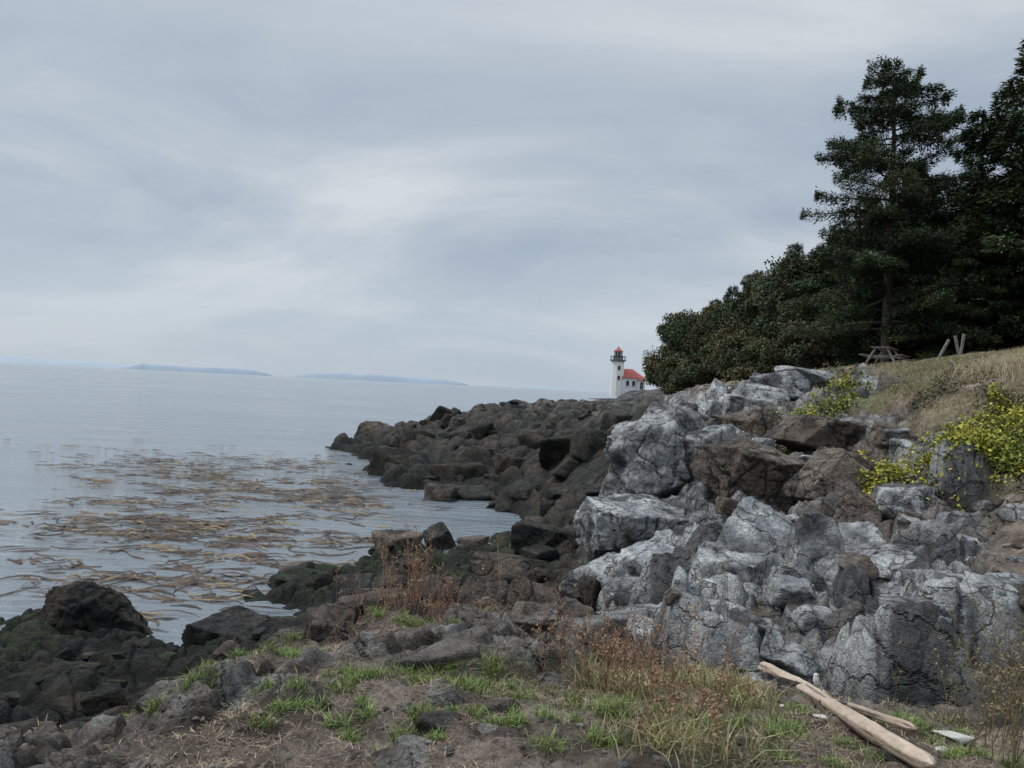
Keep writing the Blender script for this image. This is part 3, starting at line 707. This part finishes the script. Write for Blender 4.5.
weeds('dry_weeds',[(-.85,7.3,50,.75,.22),(-.35,7.4,45,.72,.2),(-1.15,7.0,30,.55,.2),(-.6,7.0,26,.6,.25)],1,(.24,.12,.075),(.40,.27,.18))
weeds('dry_weeds',[(.7,4.6,34,.5,.18),(.95,4.2,26,.5,.2),(.6,5.6,24,.5,.25),(1.1,6.4,20,.5,.2),(.9,3.6,18,.4,.15)],2,(.22,.12,.08),(.36,.24,.15))
weeds('dry_weeds',[(2.45,3.6,16,.7,.1),(2.8,4.1,22,.8,.15),(3.1,4.6,20,.85,.2),(3.4,5.2,26,.65,.25),(2.1,7.1,12,.6,.15)],3,(.15,.13,.07),(.28,.22,.13))

# ---------------------------------------------------------------- driftwood
M_log=attr_mat('bleached_wood',.8,14,.25,.5,40,.2)
def log(a,b,ra,rb,seed,col=(.50,.40,.31),sides=20,k=60,flat=.75):
    a=np.array(a,float);b=np.array(b,float)
    t=np.linspace(0,1,k);p=a+(b-a)*t[:,None];p+=np.stack([.025*np.sin(t*5+seed),0*t,.015*np.sin(t*4)],1)
    rad=ra+(rb-ra)*t;rad=rad*(1+.08*np.sin(t*17+seed));rad[0]*=.05;rad[1]*=.75;rad[-1]*=.05;rad[-2]*=.8
    v,f=tube(p,rad,sides)
    c=np.repeat(p,sides,0);d=v-c;idx=np.tile(np.arange(sides),k);tt=np.repeat(t,sides)
    g=vn2(idx*.9+seed,tt*3,seed)*.25+vn2(idx*2.7,tt*6,seed+2)*.14+.06*vn2(idx*1.,tt*40,seed+4)
    d[:,2]*=flat
    v=c+d*(1+g)[:,None]
    col=np.array(col)*(1+g*1.5)[:,None]*np.where(g<-.14,.35,1)[:,None]
    return v,f,col
za=gz1(*LOGA);zb=gz1(*LOGB)
tt_=np.linspace(0,1,9);pts=LOGA[None]+(LOGB-LOGA)[None]*tt_[:,None]
lift_=max(0,float(np.max(ground_z(pts[:,0],pts[:,1])-(za+(zb-za)*tt_))))*.95
v,f,c=merge([log((LOGA[0],LOGA[1],za+.07+lift_),(LOGB[0],LOGB[1],zb+.045+lift_*.5),.042,.05,1),
             log((2.12,5.7,za+.04+lift_),(1.95,3.6,zb+.03+lift_*.5),.018,.028,4,(.36,.28,.22))])
mk('driftwood_log',v,f,M_log,c)
x,y=2.42,5.7;z=gz1(x,y)
v,f,c=log((x,y,z-.02),(x-.03,y+.05,z+.27),.032,.018,7,(.66,.62,.56));mk('driftwood_stick',v,f,M_log,c)
ps=[]
for (x,y,s) in [(2.38,4.0,.05),(2.44,4.15,.03),(1.7,4.05,.025),(2.6,4.5,.03),(1.6,4.3,.02),(2.2,3.8,.04)]:
    v,f,c=boulder((x,y,gz1(x,y)+.01),(s*1.6,s,s*.4),'gray',int(x*1000),4,x*9,4);ps.append((v,f,c*0+np.array([.55,.53,.48])))
v,f,c=merge(ps);mk('driftwood_fragments',v,f,M_log,c)

# ---------------------------------------------------------------- table and leaning posts near the trees
def box(cx,cy,cz,sx,sy,sz,mat,parent,name,rot=(0,0,0),bev=.01):
    bm=bmesh.new();bmesh.ops.create_cube(bm,size=1)
    for v in bm.verts: v.co=Vector((v.co.x*sx,v.co.y*sy,v.co.z*sz))
    if bev: bmesh.ops.bevel(bm,geom=bm.edges[:],offset=bev,segments=2,affect='EDGES')
    me=bpy.data.meshes.new(name);bm.to_mesh(me);bm.free();me.materials.append(mat)
    o=bpy.data.objects.new(name,me);scene.collection.objects.link(o);o.location=(cx,cy,cz);o.rotation_euler=rot;o.parent=parent;return o
bx,by=15.9,33.0;bz=gz1(bx,by)
tb=empty('picnic_table',(bx,by,bz-.05));tb.rotation_euler=(0,0,.9)
for k in range(4): box(0,-.28+k*.19,.76,1.6,.17,.04,M_wood,tb,'top_board_%d'%(k+1))
for s in (-1,1):
    box(0,s*.72,.45,1.6,.26,.04,M_wood,tb,'seat')
    box(s*.6,0,.40,.05,1.5,.08,M_wood,tb,'crossbeam')
    for q in (-1,1): box(s*.66,q*.42,.37,.06,.09,.86,M_wood,tb,'leg',(q*.5,0,0))
fx,fy=17.0,30.5
fe=empty('leaning_posts',(fx,fy,gz1(fx,fy)))
for i,(dx,ro) in enumerate([(0,.45),(.5,-.25),(.62,.12)]):
    zz=gz1(fx+dx,fy-.1*i)-gz1(fx,fy);box(dx,-.1*i,zz+.35,.09,.09,.95,M_wood,fe,'post_%d'%(i+1),(0,ro,0))

# ---------------------------------------------------------------- lighthouse
lx,ly=30.0,203.0
LZ=6.7
lh=empty('lighthouse',(lx,ly,LZ));lh.rotation_euler=(0,0,.12);lh.scale=(.94,.94,.94)
def prism(name,r0,r1,z0,z1,n,mat,x=0,y=0):
    bm=bmesh.new();bmesh.ops.create_cone(bm,cap_ends=True,segments=n,radius1=r0,radius2=r1,depth=z1-z0)
    bmesh.ops.rotate(bm,verts=bm.verts,cent=(0,0,0),matrix=Matrix.Rotation(math.pi/n,3,'Z'))
    me=bpy.data.meshes.new(name);bm.to_mesh(me);bm.free();me.materials.append(mat)
    o=bpy.data.objects.new(name,me);scene.collection.objects.link(o);o.location=(x,y,(z0+z1)/2);o.parent=lh;return o
tx,ty=-2.9,-1.2
prism('tower',1.9,1.7,-2,7.6,8,M_white,tx,ty)
prism('tower_cornice',1.7,2.2,7.6,8.0,8,M_trim,tx,ty)
prism('gallery_deck',2.3,2.3,8.0,8.2,8,M_dark,tx,ty)
for k in range(16):
    a=k/16*2*math.pi;box(tx+2.15*math.cos(a),ty+2.15*math.sin(a),8.7,.06,.06,1.0,M_dark,lh,'rail_post',(0,0,a),0)
prism('rail_top',2.22,2.22,9.2,9.28,16,M_dark,tx,ty)
prism('watch_room',1.4,1.4,8.2,9.2,8,M_trim,tx,ty)
prism('lantern_glass',1.1,1.1,9.28,10.6,8,M_glass,tx,ty)
for k in range(8):
    a=(k+.5)/8*2*math.pi;box(tx+1.12*math.cos(a),ty+1.12*math.sin(a),9.94,.1,.1,1.3,M_white,lh,'lantern_mullion',(0,0,a),0)
prism('lantern_roof',1.5,.25,10.6,11.5,8,M_red,tx,ty)
prism('vent_ball',.25,.2,11.5,11.9,8,M_red,tx,ty)
box(.8,.6,.65,7.4,6.0,5.3,M_white,lh,'fog_building_walls',bev=0)
box(3.4,-3.1,.35,2.0,1.4,4.7,M_white,lh,'porch_walls',bev=0)
def hip(name,cx,cy,z,w,d,h,ridge,mat):
    V=[(cx-w/2,cy-d/2,z),(cx+w/2,cy-d/2,z),(cx+w/2,cy+d/2,z),(cx-w/2,cy+d/2,z),(cx-ridge/2,cy,z+h),(cx+ridge/2,cy,z+h)]
    me=bpy.data.meshes.new(name);me.from_pydata(V,[],[(3,2,1,0),(0,1,5,4),(2,3,4,5),(1,2,5),(3,0,4)]);me.materials.append(mat)
    o=bpy.data.objects.new(name,me);scene.collection.objects.link(o);o.parent=lh
hip('hip_roof',.8,.6,3.32,8.2,6.8,2.6,2.2,M_red)
hip('porch_roof',3.4,-3.2,2.72,2.4,1.8,.55,.4,M_red)
for (x_,z_) in ((-.2,1.9),(1.5,1.9)):
    box(x_,-2.43,z_,.8,.1,1.3,M_glass,lh,'window',bev=0);box(x_,-2.46,z_-.75,1.1,.14,.12,M_trim,lh,'sill',bev=0)
box(3.4,-3.83,1.3,.9,.08,1.9,M_dark,lh,'door',bev=0)
for z_ in (3.2,6.0): box(tx,ty-1.75,z_,.6,.15,1.1,M_glass,lh,'tower_window',bev=0)

# ---------------------------------------------------------------- far islands
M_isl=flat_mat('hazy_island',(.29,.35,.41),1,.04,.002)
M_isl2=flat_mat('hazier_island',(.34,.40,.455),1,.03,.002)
def island(name,x0,x1,y,h,seed,mat):
    k=160;t=np.linspace(0,1,k);xs=x0+(x1-x0)*t
    env=np.minimum(1,np.minimum(t,1-t)*7)**.7
    top=h*env*(.75+.3*fbm2(t*6+seed,t*0,4,seed))+.5
    V=[];W=(x1-x0)*.12
    for i in range(k):
        V+= [(xs[i],y-W*env[i]*.5,-1),(xs[i],y-W*env[i]*.25,top[i]*.75),(xs[i],y,top[i]),(xs[i],y+W*env[i]*.5,-1)]
    i=np.arange(k-1)[:,None]*4;F=np.concatenate([np.concatenate([i+j,i+4+j,i+5+j,i+1+j],1) for j in range(3)])
    mk(name,V,F,mat)
island('island',-3560,-2180,7000,60,1,M_isl)
island('island',-1980,-390,7000,66,2,M_isl)
island('island',-13500,-6600,14000,125,3,M_isl2)
island('island',100,1500,14000,40,5,M_isl2)

# ---------------------------------------------------------------- sky
w=bpy.data.worlds.new('World');scene.world=w;w.use_nodes=True
nt=w.node_tree;L=nt.links;nt.nodes.clear()
out_=N(nt,'ShaderNodeOutputWorld')
sky=N(nt,'ShaderNodeTexSky',sky_type='NISHITA');sky.sun_disc=False
SE,SR=math.radians(54),math.radians(-75)
sky.sun_elevation=SE;sky.sun_rotation=SR
b1=N(nt,'ShaderNodeBackground');b1.inputs[1].default_value=.1
L.new(sky.outputs[0],b1.inputs[0])
tc=N(nt,'ShaderNodeTexCoord');sp=N(nt,'ShaderNodeSeparateXYZ');L.new(tc.outputs['Generated'],sp.inputs[0])
mx=N(nt,'ShaderNodeMath',operation='MAXIMUM');mx.inputs[1].default_value=0;L.new(sp.outputs[2],mx.inputs[0])
az=N(nt,'ShaderNodeMath',operation='ADD');az.inputs[1].default_value=.3;L.new(mx.outputs[0],az.inputs[0])
dx=N(nt,'ShaderNodeMath',operation='DIVIDE');dy=N(nt,'ShaderNodeMath',operation='DIVIDE')
L.new(sp.outputs[0],dx.inputs[0]);L.new(az.outputs[0],dx.inputs[1]);L.new(sp.outputs[1],dy.inputs[0]);L.new(az.outputs[0],dy.inputs[1])
cb=N(nt,'ShaderNodeCombineXYZ');L.new(dx.outputs[0],cb.inputs[0]);L.new(dy.outputs[0],cb.inputs[1])
mp=N(nt,'ShaderNodeMapping');mp.inputs['Rotation'].default_value=(0,0,-.6);mp.inputs['Scale'].default_value=(.65,1.05,1);mp.inputs['Location'].default_value=(2.1,1.1,0)
L.new(cb.outputs[0],mp.inputs[0])
no=N(nt,'ShaderNodeTexNoise');no.inputs['Scale'].default_value=1.2;no.inputs['Detail'].default_value=8;no.inputs['Roughness'].default_value=.55;no.inputs['Distortion'].default_value=.5
L.new(mp.outputs[0],no.inputs['Vector'])
cr=N(nt,'ShaderNodeValToRGB');e=cr.color_ramp.elements
e[0].position=.36;e[0].color=(.37,.44,.53,1);e[1].position=.62;e[1].color=(.645,.685,.72,1)
x_=cr.color_ramp.elements.new(.49);x_.color=(.48,.54,.605,1)
L.new(no.outputs[0],cr.inputs[0])
hr=N(nt,'ShaderNodeMapRange');hr.inputs['From Min'].default_value=0;hr.inputs['From Max'].default_value=.2;hr.inputs['To Min'].default_value=.75;hr.inputs['To Max'].default_value=0
L.new(mx.outputs[0],hr.inputs['Value'])
mxc=N(nt,'ShaderNodeMix',data_type='RGBA');L.new(hr.outputs[0],mxc.inputs[0]);L.new(cr.outputs[0],mxc.inputs[6]);mxc.inputs[7].default_value=(.47,.545,.63,1)
zr=N(nt,'ShaderNodeMapRange');zr.inputs['From Min'].default_value=.45;zr.inputs['From Max'].default_value=1;zr.inputs['To Min'].default_value=1.05;zr.inputs['To Max'].default_value=3.2
L.new(mx.outputs[0],zr.inputs['Value'])
b2=N(nt,'ShaderNodeBackground');L.new(zr.outputs[0],b2.inputs[1]);L.new(mxc.outputs[2],b2.inputs[0])
ms=N(nt,'ShaderNodeMixShader');ms.inputs[0].default_value=.92
L.new(b1.outputs[0],ms.inputs[1]);L.new(b2.outputs[0],ms.inputs[2]);L.new(ms.outputs[0],out_.inputs[0])
sl=bpy.data.lights.new('sun','SUN');sl.energy=1.5;sl.angle=math.radians(14);sl.color=(1,.96,.91)
so=bpy.data.objects.new('sun',sl);scene.collection.objects.link(so)
dirv=Vector((math.sin(SR)*math.cos(SE),math.cos(SR)*math.cos(SE),math.sin(SE)))
so.rotation_euler=dirv.to_track_quat('Z','Y').to_euler()

# ---------------------------------------------------------------- camera
cam=bpy.data.cameras.new('camera');cam.sensor_width=36;cam.lens=27.07;cam.clip_start=.05;cam.clip_end=60000
co=bpy.data.objects.new('camera',cam);scene.collection.objects.link(co)
co.matrix_world=Matrix.Translation((0,0,6))@Matrix.Rotation(math.radians(90.22),4,'X')@Matrix.Rotation(math.radians(2.8),4,'Z')
scene.camera=co
